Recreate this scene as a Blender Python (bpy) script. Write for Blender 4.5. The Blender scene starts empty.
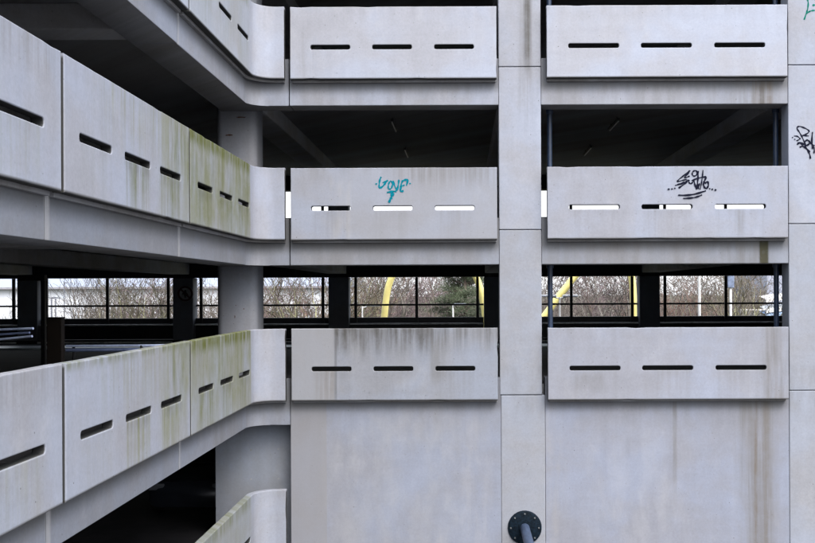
import bpy, bmesh, math, random
from mathutils import Vector, Matrix

# ------------------------------------------------------------------ basics
# eye of the camera is the origin; +Y looks at the facade; metres
F, VX, VY = 920.0, 463.0, 292.0
D = 16.0                    # parapet fronts of the facade
GROUND = -7.2
C = bpy.context.scene.collection
R = math.radians
rnd = random.Random(7)

def X(px, Y=D): return (px - VX) / F * Y
def Z(py, Y=D): return (VY - py) / F * Y

def mesh_from_bm(name, bm, mats=(), smooth=None):
    bmesh.ops.recalc_face_normals(bm, faces=bm.faces[:])
    me = bpy.data.meshes.new(name)
    bm.to_mesh(me); bm.free()
    for m in mats: me.materials.append(m)
    if smooth is not None:
        me.polygons.foreach_set('use_smooth', [True] * len(me.polygons))
        me.set_sharp_from_angle(angle=R(smooth))
    return me

def keep_world(o, parent):
    o.parent = parent
    m = Matrix.Identity(4)
    p = parent
    while p is not None:
        m = (p.matrix_parent_inverse @ Matrix.LocRotScale(p.location, p.rotation_euler, p.scale)) @ m
        p = p.parent
    o.matrix_parent_inverse = m.inverted()

def obj(name, me, parent=None, label=None, loc=None, local=False):
    o = bpy.data.objects.new(name, me)
    C.objects.link(o)
    if loc is not None: o.location = loc
    if parent is not None:
        if local: o.parent = parent
        else: keep_world(o, parent)
    if label: o['label'] = label
    return o

def empty(name, loc, label, cat, group=None, rz=0.0):
    o = bpy.data.objects.new(name, None); C.objects.link(o)
    o.empty_display_size = 0.3
    o.location = loc; o.rotation_euler = (0, 0, rz)
    o['label'] = label; o['category'] = cat
    if group: o['group'] = group
    return o

def box(bm, x0, x1, y0, y1, z0, z1, bev=0.0):
    vs = [bm.verts.new(p) for p in ((x0,y0,z0),(x1,y0,z0),(x1,y1,z0),(x0,y1,z0),(x0,y0,z1),(x1,y0,z1),(x1,y1,z1),(x0,y1,z1))]
    fs = [bm.faces.new([vs[i] for i in q]) for q in ((0,3,2,1),(4,5,6,7),(0,1,5,4),(1,2,6,5),(2,3,7,6),(3,0,4,7))]
    if bev:
        es = set()
        for f in fs: es.update(f.edges)
        bmesh.ops.bevel(bm, geom=list(es), offset=bev, segments=2, affect='EDGES', profile=0.5)

def prism(bm, pts, z0, z1, bev=0.0):
    """extrude a plan polygon"""
    lo = [bm.verts.new((x, y, z0)) for x, y in pts]
    hi = [bm.verts.new((x, y, z1)) for x, y in pts]
    n = len(pts)
    bm.faces.new(lo[::-1]); bm.faces.new(hi)
    for i in range(n):
        bm.faces.new((lo[i], lo[(i+1) % n], hi[(i+1) % n], hi[i]))
    if bev:
        es = [e for e in bm.edges if (abs(e.verts[0].co.z - e.verts[1].co.z) < 1e-6)]
        bmesh.ops.bevel(bm, geom=es, offset=bev, segments=2, affect='EDGES', profile=0.5)

def tube(bm, pts, rad, seg=12, cap=True):
    """tube through points; rad scalar or list"""
    P = [Vector(p) for p in pts]
    if not hasattr(rad, '__len__'): rad = [rad] * len(P)
    rings = []
    ref = Vector((0.13, 0.21, 0.97))
    t0 = (P[1] - P[0]).normalized()
    if abs(t0.dot(ref)) > 0.95: ref = Vector((1, 0.1, 0.05))
    n = t0.cross(ref).normalized()
    for i, p in enumerate(P):
        if i == 0: t = P[1] - P[0]
        elif i == len(P) - 1: t = P[-1] - P[-2]
        else: t = (P[i+1] - P[i]).normalized() + (P[i] - P[i-1]).normalized()
        t.normalize()
        n = (n - t * n.dot(t)).normalized()
        b = t.cross(n)
        rings.append([bm.verts.new(p + (n * math.cos(2*math.pi*k/seg) + b * math.sin(2*math.pi*k/seg)) * rad[i]) for k in range(seg)])
    for a, c in zip(rings, rings[1:]):
        for k in range(seg):
            bm.faces.new((a[k], a[(k+1) % seg], c[(k+1) % seg], c[k]))
    if cap:
        bm.faces.new(rings[0][::-1]); bm.faces.new(rings[-1])

# ------------------------------------------------------------------ node helpers
class N:
    def __init__(s, name):
        s.mat = bpy.data.materials.new(name); s.mat.use_nodes = True
        s.nt = s.mat.node_tree
        s.b = s.nt.nodes['Principled BSDF']
    def node(s, t, **kw):
        n = s.nt.nodes.new(t)
        for k, v in kw.items(): setattr(n, k, v)
        return n
    def put(s, sock, v):
        if isinstance(v, bpy.types.NodeSocket): s.nt.links.new(v, sock)
        else: sock.default_value = v
    def math(s, op, a, b=0.0, clamp=False):
        n = s.node('ShaderNodeMath', operation=op, use_clamp=clamp)
        s.put(n.inputs[0], a); s.put(n.inputs[1], b)
        return n.outputs[0]
    def step(s, v, a, b):
        n = s.node('ShaderNodeMapRange', interpolation_type='SMOOTHSTEP')
        s.put(n.inputs['Value'], v); n.inputs['From Min'].default_value = a; n.inputs['From Max'].default_value = b
        return n.outputs[0]
    def noise(s, vec, scale, detail=4.0, rough=0.55, dist=0.0):
        n = s.node('ShaderNodeTexNoise')
        s.put(n.inputs['Vector'], vec)
        n.inputs['Scale'].default_value = scale; n.inputs['Detail'].default_value = detail
        n.inputs['Roughness'].default_value = rough; n.inputs['Distortion'].default_value = dist
        return n.outputs['Fac']
    def vec(s, x, y, z):
        n = s.node('ShaderNodeCombineXYZ')
        s.put(n.inputs[0], x); s.put(n.inputs[1], y); s.put(n.inputs[2], z)
        return n.outputs[0]
    def mix(s, f, a, b, blend='MIX'):
        n = s.node('ShaderNodeMix', data_type='RGBA', blend_type=blend)
        s.put(n.inputs[0], f)
        for sock, v in ((n.inputs[6], a), (n.inputs[7], b)):
            if isinstance(v, tuple): v = (v[0], v[1], v[2], 1.0)
            s.put(sock, v)
        return n.outputs[2]
    def bump(s, h, strength, dist=0.01):
        n = s.node('ShaderNodeBump')
        n.inputs['Strength'].default_value = strength; n.inputs['Distance'].default_value = dist
        s.put(n.inputs['Height'], h)
        s.nt.links.new(n.outputs[0], s.b.inputs['Normal'])

ALB = 0.52
def concrete(name, base=(0.40, 0.405, 0.425), stains=(), streak=0.16, mottle=0.22, seed=0.0, rough=0.82, bump=0.25, edge=False):  # stains also carries the painted shade bands of beams and lower walls
    K = ALB
    base = (base[0] * K * .95, base[1] * K * .993, base[2] * K * 1.085); streak *= .62
    n = N(name)
    tc = n.node('ShaderNodeTexCoord')
    sp = n.node('ShaderNodeSeparateXYZ'); n.nt.links.new(tc.outputs['Object'], sp.inputs[0])
    u = n.math('ADD', sp.outputs[0], sp.outputs[1])       # runs along the wing and on along the facade
    z = sp.outputs[2]
    P = n.vec(n.math('ADD', u, seed * 7.3), seed, z)
    A = n.noise(P, 0.9, 5, 0.6, 0.3)
    Bv = n.vec(n.math('MULTIPLY', u, 4.5), seed * 3.1, n.math('MULTIPLY', z, 0.22))
    B = n.noise(Bv, 1.0, 3, 0.6)
    B2 = n.noise(n.vec(n.math('MULTIPLY', u, 19.0), seed + 5, n.math('MULTIPLY', z, 0.6)), 1.0, 2, 0.6)
    Cc = n.noise(tc.outputs['Object'], 26, 3, 0.75)
    Hh = n.noise(n.vec(n.math('MULTIPLY', u, .5), seed, n.math('MULTIPLY', z, 8.0)), 1.0, 3, 0.6)
    Dd = n.noise(P, 5.5, 4, 0.7, 0.6)
    val = n.math('MULTIPLY', n.math('SUBTRACT', A, 0.5), mottle * 2.1)
    val = n.math('ADD', val, n.math('MULTIPLY', n.math('SUBTRACT', B, 0.5), streak * 1.7))
    val = n.math('ADD', val, n.math('MULTIPLY', n.math('SUBTRACT', B2, 0.5), streak * 0.3))
    val = n.math('ADD', val, n.math('MULTIPLY', n.math('SUBTRACT', Cc, 0.5), 0.30))
    val = n.math('ADD', val, n.math('MULTIPLY', n.math('SUBTRACT', Hh, 0.5), 0.10))
    val = n.math('ADD', val, n.math('MULTIPLY', n.math('SUBTRACT', Dd, 0.5), mottle * 0.8))
    val = n.math('ADD', val, 1.0)
    hue = n.mix(n.step(A, 0.35, 0.65), (base[0]*1.02, base[1]*0.995, base[2]*0.96), (base[0]*0.97, base[1], base[2]*1.04))
    vm = n.node('ShaderNodeVectorMath', operation='SCALE'); n.put(vm.inputs[0], hue); n.put(vm.inputs['Scale'], val)
    col = vm.outputs[0]
    # small pits left by air bubbles
    vo = n.node('ShaderNodeTexVoronoi'); n.put(vo.inputs['Vector'], tc.outputs['Object']); vo.inputs['Scale'].default_value = 9.0
    pit = n.math('SUBTRACT', 1.0, n.step(vo.outputs['Distance'], 0.05, 0.10))
    pit = n.math('MULTIPLY', pit, n.step(Dd, 0.52, 0.6))
    col = n.mix(n.math('MULTIPLY', pit, 0.75), col, (0.06, 0.06, 0.06))
    sk = n.noise(P, 15, 2, 0.5)
    col = n.mix(n.math('MULTIPLY', n.step(sk, .68, .78), .30), col, (.09, .09, .085))
    lt = n.noise(n.vec(n.math('ADD', u, 31.0), seed + 9, n.math('MULTIPLY', z, .6)), 2.0, 4, .65, .2)
    col = n.mix(n.math('MULTIPLY', n.step(lt, .56, .74), .09), col, (.46, .465, .48))
    for i, st in enumerate(stains):
        u0, u1, z0, z1, su, sz0, sz1, c, k, fq, lo, hi = st
        c = tuple(v * K * 1.05 for v in c)
        m = n.math('MULTIPLY', n.step(u, u0 - su, u0 + su), n.math('SUBTRACT', 1.0, n.step(u, u1 - su, u1 + su)))
        m = n.math('MULTIPLY', m, n.step(z, z0 - sz0, z0 + sz0))
        m = n.math('MULTIPLY', m, n.math('SUBTRACT', 1.0, n.step(z, z1 - sz1, z1 + sz1)))
        if fq:
            s1 = n.noise(n.vec(n.math('MULTIPLY', u, fq), i * 3.7 + seed, n.math('MULTIPLY', z, 0.45 if fq > 9 else 1.1)), 1.0, 3, 0.6)
            m = n.math('MULTIPLY', m, n.step(s1, lo - .06, hi + .10))
            m = n.math('MULTIPLY', m, n.math('ADD', 0.35, n.math('MULTIPLY', Dd, 1.3)), clamp=True)
        col = n.mix(n.math('MULTIPLY', m, k), col, c, 'MIX')
    if edge:   # shade painted on everything set back from the panel's face: slot throats, ends, foot
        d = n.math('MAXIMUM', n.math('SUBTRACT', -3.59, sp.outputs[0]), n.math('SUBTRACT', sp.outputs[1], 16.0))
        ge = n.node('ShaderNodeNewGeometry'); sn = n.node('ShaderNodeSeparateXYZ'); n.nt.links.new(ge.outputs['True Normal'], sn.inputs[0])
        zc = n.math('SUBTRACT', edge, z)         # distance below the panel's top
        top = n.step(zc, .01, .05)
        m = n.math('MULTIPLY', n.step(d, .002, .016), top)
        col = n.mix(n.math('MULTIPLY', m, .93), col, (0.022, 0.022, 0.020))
    n.put(n.b.inputs['Base Color'], col)
    n.b.inputs['Roughness'].default_value = rough
    n.b.inputs['Specular IOR Level'].default_value = 0.25
    h = n.math('ADD', n.math('MULTIPLY', Cc, 0.5), n.math('SUBTRACT', Dd, n.math('MULTIPLY', pit, 1.5)))
    n.bump(h, bump, 0.006)
    return n.mat

def plain(name, col, rough=0.6, metal=0.0, var=0.25, scale=6.0, spec=0.4, bump=0.1):
    n = N(name)
    tc = n.node('ShaderNodeTexCoord')
    a = n.noise(tc.outputs['Object'], scale, 5, 0.6)
    k = 1 - var
    c = n.mix(n.step(a, 0.3, 0.7), (col[0]*k, col[1]*k, col[2]*k), (min(1, col[0]*(1+var)), min(1, col[1]*(1+var)), min(1, col[2]*(1+var))))
    n.put(n.b.inputs['Base Color'], c)
    n.put(n.b.inputs['Roughness'], n.math('ADD', rough - 0.08, n.math('MULTIPLY', a, 0.16)))
    n.b.inputs['Metallic'].default_value = metal
    n.b.inputs['Specular IOR Level'].default_value = spec
    if bump: n.bump(a, bump, 0.004)
    return n.mat

MOSS = (0.135, 0.15, 0.035)
MOSS2 = (0.235, 0.245, 0.115)
DIRT_AND_SHADE = (0.085, 0.08, 0.072)  # real dirt, and the painted shade below the panels
GREY = (0.21, 0.205, 0.20)
RUST = (0.17, 0.125, 0.075)
PALE = (0.50, 0.50, 0.50)

M = {}
M['inner'] = concrete('interior_concrete', (0.17, 0.165, 0.16), streak=0.1, seed=3, bump=0.15)
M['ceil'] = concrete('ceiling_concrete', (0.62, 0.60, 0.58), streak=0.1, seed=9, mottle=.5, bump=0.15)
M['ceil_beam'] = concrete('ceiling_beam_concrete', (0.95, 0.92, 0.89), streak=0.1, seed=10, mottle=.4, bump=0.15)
M['soffit'] = concrete('soffit_concrete', (0.38, 0.365, 0.35), streak=0.05, mottle=.6, seed=4, bump=0.2)
M['deck'] = plain('deck_asphalt', (0.014, 0.014, 0.016), 0.85, var=0.4, scale=1.3, spec=0.08)
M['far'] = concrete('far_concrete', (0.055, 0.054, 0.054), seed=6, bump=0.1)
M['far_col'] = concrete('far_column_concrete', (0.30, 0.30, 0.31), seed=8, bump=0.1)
M['black'] = plain('black_paint', (0.018, 0.018, 0.020), 0.45)
M['pale_edge'] = plain('pale_edge', (0.80, 0.81, 0.86), 0.4)
M['navy'] = plain('navy_pipe_paint', (0.020, 0.034, 0.068), 0.38, var=0.3, scale=9, spec=0.5)
M['flange'] = plain('flange_paint', (0.0035, 0.008, 0.014), 0.6, var=0.5, scale=30, spec=0.08)
M['pipe_grey'] = plain('grey_pipe_paint', (0.034, 0.05, 0.088), 0.5, var=0.35, scale=18, spec=.25)
M['galv'] = plain('galvanised_steel', (0.62, 0.66, 0.75), 0.35, 0.7, 0.15)
M['bolt'] = plain('bolt_steel', (0.16, 0.17, 0.18), 0.5, 0.6, 0.15)
M['tube'] = plain('lamp_diffuser', (0.85, 0.86, 0.88), 0.3, var=0.05)
M['teal_paint'] = plain('teal_spray', (0.002, 0.125, 0.175), 0.9, var=0.25, scale=40, spec=0.05, bump=0)
M['black_paint'] = plain('black_marker', (0.008, 0.009, 0.018), 0.9, var=0.2, scale=40, spec=0.03, bump=0)
M['green_paint'] = plain('green_marker', (0.004, 0.11, 0.085), 0.9, var=0.25, scale=40, spec=0.05, bump=0)
M['brown'] = plain('brown_paint', (0.010, 0.0055, 0.003), 0.6)

# ------------------------------------------------------------------ slotted precast plates
def rounded_slot(cx, cz, L, H, seg=6):
    r = H / 2 * 0.8
    pts = []
    for (sx, sz, a0) in ((1, -1, -90), (1, 1, 0), (-1, 1, 90), (-1, -1, 180)):
        ox, oz = cx + sx * (L/2 - r), cz + sz * (H/2 - r)
        for k in range(seg + 1):
            a = R(a0 + 90 * k / seg)
            pts.append((ox + r * math.cos(a), oz + r * math.sin(a)))
    return pts

def plate(name, outline, holes, t, bev, mapper, mats, cuts=()):
    cu = bpy.data.curves.new('tmp', 'CURVE'); cu.dimensions = '2D'; cu.fill_mode = 'BOTH'
    cu.extrude = t/2 - bev; cu.bevel_depth = bev; cu.bevel_resolution = 2; cu.offset = -bev
    for pts in [outline] + list(holes):
        s = cu.splines.new('POLY'); s.points.add(len(pts) - 1); s.use_cyclic_u = True
        for p, q in zip(s.points, pts): p.co = (q[0], q[1], 0, 1)
    o = bpy.data.objects.new('tmp', cu); C.objects.link(o)
    dg = bpy.context.evaluated_depsgraph_get()
    me0 = bpy.data.meshes.new_from_object(o.evaluated_get(dg))
    bm = bmesh.new(); bm.from_mesh(me0)
    bpy.data.objects.remove(o); bpy.data.curves.remove(cu); bpy.data.meshes.remove(me0)
    bmesh.ops.remove_doubles(bm, verts=bm.verts[:], dist=1e-5)
    for c in cuts:
        bmesh.ops.bisect_plane(bm, geom=bm.verts[:] + bm.edges[:] + bm.faces[:], plane_co=(c, 0, 0), plane_no=(1, 0, 0), dist=1e-6)
    for v in bm.verts:
        v.co = mapper(v.co.x, v.co.z + t/2, v.co.y)
    me = mesh_from_bm(name, bm, mats, smooth=13)
    me.materials.clear()
    for m in mats: me.materials.append(m)
    me.polygons.foreach_set('material_index', [0] * len(me.polygons))
    return me

ARC = 0.35
XW = 3.59
def wing_path(s, d, z, xw=XW, yfront=D, r=ARC):
    """s = Y up to the start of the bend, then arc length; d = depth into the building"""
    ys = yfront - r
    if s <= ys: return Vector((-xw - d, s, z))
    L = r * math.pi / 2
    if s <= ys + L:
        th = (s - ys) / r
        return Vector((-xw + r - (r + d) * math.cos(th), ys + (r + d) * math.sin(th), z))
    return Vector((-xw + r + (s - ys - L), yfront + d, z))
def face_path(s, d, z): return Vector((s, D + d, z))

TOP = {3: 4.974, 2: 2.172, 1: -0.628, 0: -3.43}
PH = 1.257
SLOT_DZ = 0.703
SLOT_H = 0.080
def worn_rect(a, b, c, d, g):
    pts = []
    def side(p, q):
        L = math.hypot(q[0] - p[0], q[1] - p[1]); n = max(3, int(L / .17))
        nx, nz = -(q[1] - p[1]) / L, (q[0] - p[0]) / L      # points into the panel
        for k in range(n):
            t = k / n if k == 0 else (k + g.uniform(-.3, .3)) / n
            j = g.uniform(0, .0028) + (g.uniform(.005, .011) if g.random() < .05 else 0)
            if k == 0: j = 0
            pts.append((p[0] + (q[0] - p[0]) * t + nx * j, p[1] + (q[1] - p[1]) * t + nz * j))
    side((a, c), (b, c)); side((b, c), (b, d)); side((b, d), (a, d)); side((a, d), (a, c))
    return pts
def rect(a, b, c, d): return [(a, c), (b, c), (b, d), (a, d)]

# ------------------------------------------------------------------ the building
bld = empty('parking_garage', (0, D, GROUND), 'weathered grey concrete multi-storey car park with slotted parapets around a courtyard corner', 'parking garage')

def panel_stains(zt, u0, u1, extra=(), top=0.35):
    zb = zt - PH
    out = [(u0 - .2, u1 + .2, zt - 0.16, zt + .1, .05, .16, .02, GREY, top, 8, .40, .62),
           (u0 - .2, u1 + .2, zt - 0.6, zt + .1, .05, .3, .02, GREY, top * 0.45, 7, .52, .66)]
    return out + list(extra)

def slot_drips(slots, zt, shift, L, ks, col=MOSS2, fq=15):
    out = []
    for cx, k in zip(slots, ks):
        if k:
            out.append((cx + shift - L/2 + .03, cx + shift + L/2 - .03, zt - 1.25, zt - SLOT_DZ - .03, .04, .42, .015, col, k * .85, fq, .38, .64))
            out.append((cx + shift - L/2, cx + shift + L/2, zt - SLOT_DZ - .16, zt - SLOT_DZ + .02, .05, .08, .03, DIRT_AND_SHADE, k * .35, 9, .35, .6))
    return out

panels = {}
def add_panel(key, path, s0, s1, level, slots, L, stains, label, cuts=(), base=(0.40, 0.405, 0.425), seed=0, streak=0.16):
    jg = random.Random(len(panels) * 13 + 5)
    zt = TOP[level] + jg.uniform(-.005, .005); zb = zt - PH
    stains = list(stains) + [(s0 - 40, s1 + 40, zb - .1, zb + .022, .1, .02, .012, DIRT_AND_SHADE, .75, 0, 0, 1)]
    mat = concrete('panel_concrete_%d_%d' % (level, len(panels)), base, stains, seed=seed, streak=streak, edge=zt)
    me = plate('parapet_panel', worn_rect(s0, s1, zb, zt, jg), [rounded_slot(c, zt - SLOT_DZ, L, SLOT_H) for c in slots], 0.12, 0.012, path, [mat], cuts)
    o = obj('parapet_panel', me, bld, label)
    # drip lip along the panel's foot, on its back half
    lip = plate('drip_lip', rect(s0 + .015, s1 - .015, zb - .04, zb + .05), [], 0.055, 0.006,
                lambda s, d, z: path(s, d + 0.10, z), [M['soffit']], cuts)
    obj('drip_lip', lip, o)
    panels[key] = o
    return o

# facade panels --------------------------------------------------------------
bay1 = (X(291.0), X(497.6)); bay2 = (X(547.6), X(788.6)); bay3 = (X(547.6) + 5.05, X(788.6) + 5.05)
b1s = [X(331.2), X(393.0), X(455.0)]; b2s = [X(594.7), X(667.4), X(740.8)]
for lv in (1, 2, 3):
    zt = TOP[lv]
    o1 = D
    ex = []
    if lv == 1:
        ex = [(D + X(334), D + X(432), zt - .34, zt + .1, .06, .42, .02, DIRT_AND_SHADE, .85, 9, .34, .66),
              (D + X(334), D + X(505), zt - .30, zt + .1, .06, .24, .02, DIRT_AND_SHADE, .75, 14, .36, .64),
              (D + X(334), D + X(336.5), zt - 1.3, zt - .1, .01, .3, .3, DIRT_AND_SHADE, .45, 0, 0, 1),
              (D + X(288), D + X(334), zt - 1.4, zt + .1, .03, .1, .02, (0.365, 0.368, 0.39), .6, 0, 0, 1),
              (D + X(316), D + X(334), zt - 1.25, zt - SLOT_DZ - .03, .03, .2, .02, RUST, .4, 18, .42, .6),
              (D + X(430), D + X(445), zt - .9, zt - .2, .05, .2, .2, GREY, .5, 12, .4, .6)]
    if lv == 2:
        ex = [(D + X(352), D + X(505), zt - 1.4, zt + .1, .01, .1, .02, (0.38, 0.39, 0.425), .35, 0, 0, 1),
              (D + X(395), D + X(500), zt - .28, zt + .1, .1, .2, .02, GREY, .55, 14, .40, .62),
              (D + X(330), D + X(352), zt - 1.4, zt - .2, .02, .3, .2, (0.46, 0.46, 0.47), .5, 6, .4, .6)]
    if lv == 3:
        ex = [(D + X(300), D + X(318), zt - 1.2, zt - .35, .08, .3, .2, GREY, .22, 12, .4, .6)]
    nm = {1: 'lowest left facade parapet, dark drip stains along its top edge',
          2: 'middle left facade parapet carrying teal spray graffiti',
          3: 'top left facade parapet, clean pale concrete'}[lv]
    add_panel(('b1', lv), face_path, bay1[0], bay1[1], lv, b1s, .69, panel_stains(zt, D + bay1[0], D + bay1[1], ex + (slot_drips(b1s, zt, D, .69, [.28, .2, .24], GREY, 12) if lv < 3 else []), .3 if lv < 3 else .15), nm, seed=lv * 1.7,
              base={1: (.375, .385, .415), 2: (.425, .432, .470), 3: (.53, .535, .575)}[lv], streak=.12)  # levels get paler upward: courtyard light falloff put into the base colour
    ex = []
    if lv == 1:
        ex = [(D + X(766), D + X(781), zt - 1.4, zt + .1, .03, .2, .02, (.22, .19, .16), .55, 13, .36, .62),
              (D + X(762), D + X(786), zt - 1.4, zt + .1, .08, .2, .02, GREY, .45, 8, .36, .6),
              (D + X(573), D + X(604), zt - 1.12, zt - .8, .12, .1, .06, GREY, .42, 3, .42, .56)]
    if lv == 2:
        ex = [(D + X(735), D + X(745), zt - 1.15, zt - .75, .04, .2, .06, GREY, .5, 14, .42, .6)]
    nm = {1: 'lowest right facade parapet, brown water stain near its right end',
          2: 'middle right facade parapet carrying black marker graffiti',
          3: 'top right facade parapet, clean pale concrete'}[lv]
    add_panel(('b2', lv), face_path, bay2[0], bay2[1], lv, b2s, .883, panel_stains(zt, D + bay2[0], D + bay2[1], ex + (slot_drips(b2s, zt, D, .883, [.2, .25, .2], GREY, 12) if lv < 3 else []), .18), nm, seed=lv * 2.3 + .5,
              base={1: (.425, .432, .475), 2: (.455, .462, .505), 3: (.55, .555, .595)}[lv], streak=.11)  # same upward lightening painted into the base

# wing panels ----------------------------------------------------------------
WB = [0.57, 4.42, 8.27, 12.12]
cornerL = D - ARC + ARC * math.pi / 2
s_end = cornerL + (X(285.0) + XW - ARC)
arc_cuts = [D - ARC + ARC * math.pi / 2 * k / 10 for k in range(11)]
for lv in (0, 1, 2, 3):
    zt = TOP[lv]
    sh = -XW
    base = {0: (.42, .425, .455), 1: (.44, .442, .472), 2: (.46, .465, .505), 3: (.53, .535, .575)}[lv]  # wing bases also carry the height falloff of light
    km = {0: .3, 1: .75, 2: .86, 3: .22}[lv]
    # long panel that turns the corner
    slots = [12.85, 13.98, 15.10]
    ex = [(12.12 + sh, 15.55 + sh, zt - 1.45, zt + .1, .06, .5, .02, MOSS2, .85 * km, 3.0, .22, .60),
          (12.12 + sh, 15.5 + sh, zt - .95, zt + .1, .08, .55, .02, MOSS, .55 * km, 7, .34, .66),
          (12.12 + sh, 15.5 + sh, zt - .16, zt + .1, .08, .09, .02, MOSS, min(1.0, km + .25), 10, .30, .55)]
    ex += slot_drips(slots, zt, sh, .74, [.95 * km, .9 * km, .85 * km], MOSS)
    add_panel(('w3', lv), wing_path, WB[3] + .03, s_end, lv, slots, .74, panel_stains(zt, 8, 17, ex, .18),
              {0: 'mossy topped parapet at the foot of the left wing', 1: 'lower left wing parapet curving round the inner corner, green streaks',
               2: 'middle left wing parapet curving round the inner corner, heavy green moss', 3: 'top left wing parapet curving round the inner corner'}[lv],
              cuts=arc_cuts, base=base, seed=lv + 11)
    if lv == 0: continue
    slots = [9.03, 10.19, 11.33]
    ex = [(10.95 + sh, 12.2 + sh, zt - 1.3, zt + .1, .25, .5, .02, MOSS2, .75 * km, 4, .32, .62),
          (9.2 + sh, 12.2 + sh, zt - .55, zt + .1, .5, .35, .02, MOSS2, .5 * km, 12, .44, .62),
          (11.25 + sh, 12.2 + sh, zt - .7, zt + .1, .12, .4, .02, MOSS, .75 * km, 9, .42, .60)]
    ex += slot_drips(slots, zt, sh, .80, [.15, 1.0, .95] if lv < 3 else [.1, .15, .2], MOSS if lv == 2 else MOSS2)
    if lv == 1: ex.append((8 + sh, 12.2 + sh, zt - .07, zt + .1, .1, .05, .02, MOSS, .6, 12, .36, .6))
    add_panel(('w2', lv), wing_path, WB[2] + .03, WB[3] - .03, lv, slots, .80, panel_stains(zt, 4, 9, ex, .18),
              {1: 'lower left wing parapet with runs of moss under its slots', 2: 'middle left wing parapet with green runs under its slots',
               3: 'top left wing parapet, only its foot in view'}[lv], base=base, seed=lv + 21)
    slots = [5.18, 6.34, 7.50]
    ex = slot_drips(slots, zt, sh, .80, [.2, .2, .28], MOSS2)
    ex.append((6.6 + sh, 8.2 + sh, zt - .3, zt + .1, .2, .2, .02, GREY, .4, 14, .42, .62))
    add_panel(('w1', lv), wing_path, WB[1] + .03, WB[2] - .03, lv, slots, .80, panel_stains(zt, 0, 5, ex, .18),
              {1: 'lower left wing parapet cut by the edge of the photo', 2: 'middle left wing parapet cut by the edge of the photo',
               3: 'top left wing parapet nearest the camera'}[lv], base=base, seed=lv + 31)

# beams ----------------------------------------------------------------------
YB, YBi = 16.15, 16.60
BOT = {4: 6.08, 3: 3.28, 2: 0.48, 1: -2.32}
BTOP = {4: 6.90, 3: 4.10, 2: 1.30, 1: -1.50}
XBO, XBI = -3.74, -4.34
beam_plain = {}
def paint_shade(bm):  # darkens beam undersides and tops by material, in place of shade
    bmesh.ops.recalc_face_normals(bm, faces=bm.faces[:])
    for f in bm.faces:
        if f.normal.z < -.8: f.material_index = 1
        elif f.normal.z > .9: f.material_index = 2
for lv in (1, 2, 3, 4):
    z0, z1 = BOT[lv], BTOP[lv]
    # facade beams, one per bay
    st = [(10, 30, z1 - 1.0, z1 - .36, .1, .2, .18, GREY, .3, 5, .36, .62), (-10, 30, z1 - .56, z1 + .1, .1, .11, .1, DIRT_AND_SHADE, .62, 0, 0, 1)]  # last band paints the panels' shade onto the beam
    for uj in (XBO + 12.12, XBO + 8.27, XBO + 4.42): st.append((uj - .05, uj + .05, z0 - .1, z1, .03, .1, .1, (.56, .56, .58), .7, 9, .25, .5))
    if lv == 3:
        st += [(D + X(765), D + X(785), z0 - .1, z1, .04, .1, .1, RUST, .65, 13, .36, .58),
               (D + X(772), D + X(776), z0 - .1, z0 + .35, .02, .1, .15, DIRT_AND_SHADE, .8, 10, .3, .5),
               (D + X(745), D + X(790), z0 - .1, z1, .3, .1, .1, GREY, .45, 12, .4, .6)]
    if lv == 2:
        st += [(D + X(735), D + X(780), z0 - .1, z1, .2, .1, .1, GREY, .5, 10, .4, .6),
               (D + X(771), D + X(780), z0 - .1, z1, .02, .1, .1, (0.05, 0.05, 0.022), .95, 10, .12, .36),
               (D + X(548), D + X(780), z0 - .1, z1 - .4, .3, .1, .1, RUST, .16, 5, .4, .65)]
    mat = concrete('beam_concrete_%d' % lv, {1: (.36, .362, .385), 2: (.375, .378, .40), 3: (.47, .475, .51), 4: (.47, .475, .51)}[lv], st, seed=lv + 41)  # upper beams paler, light falloff in the colour
    beam_plain[lv] = mat
    if lv > 1:
        for (a, b, lab) in ((-3.03, .636, 'left'), (1.384, 5.716, 'right')):
            bm = bmesh.new(); box(bm, a, b, YB, YBi, z0, z1, .012)
            paint_shade(bm); obj('edge_beam', mesh_from_bm('edge_beam', bm, [mat, M['soffit'], M['deck']]), bld)
    # curved corner beam and wing beams
    segs = [(12.08, True), (8.23, False), (4.38, False), (-3.0, False)]
    yend = None
    for y0, corner in segs:
        bm = bmesh.new()
        if corner:
            pts = [(XBO, y0)]
            for k in range(11):
                th = math.pi / 2 * k / 10
                pts.append((XBO + ARC - ARC * math.cos(th), YB - ARC + ARC * math.sin(th)))
            pts += [(-3.045, YB), (-3.045, YBi), (XBI, YBi), (XBI, y0)]
        else:
            pts = [(XBO, y0), (XBO, yend), (XBI, yend), (XBI, y0)]
        prism(bm, pts, z0, z1, .012)
        yend = y0 - .012
        paint_shade(bm); obj('edge_beam', mesh_from_bm('edge_beam', bm, [mat, M['soffit'], M['deck']], smooth=25), bld)

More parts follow.
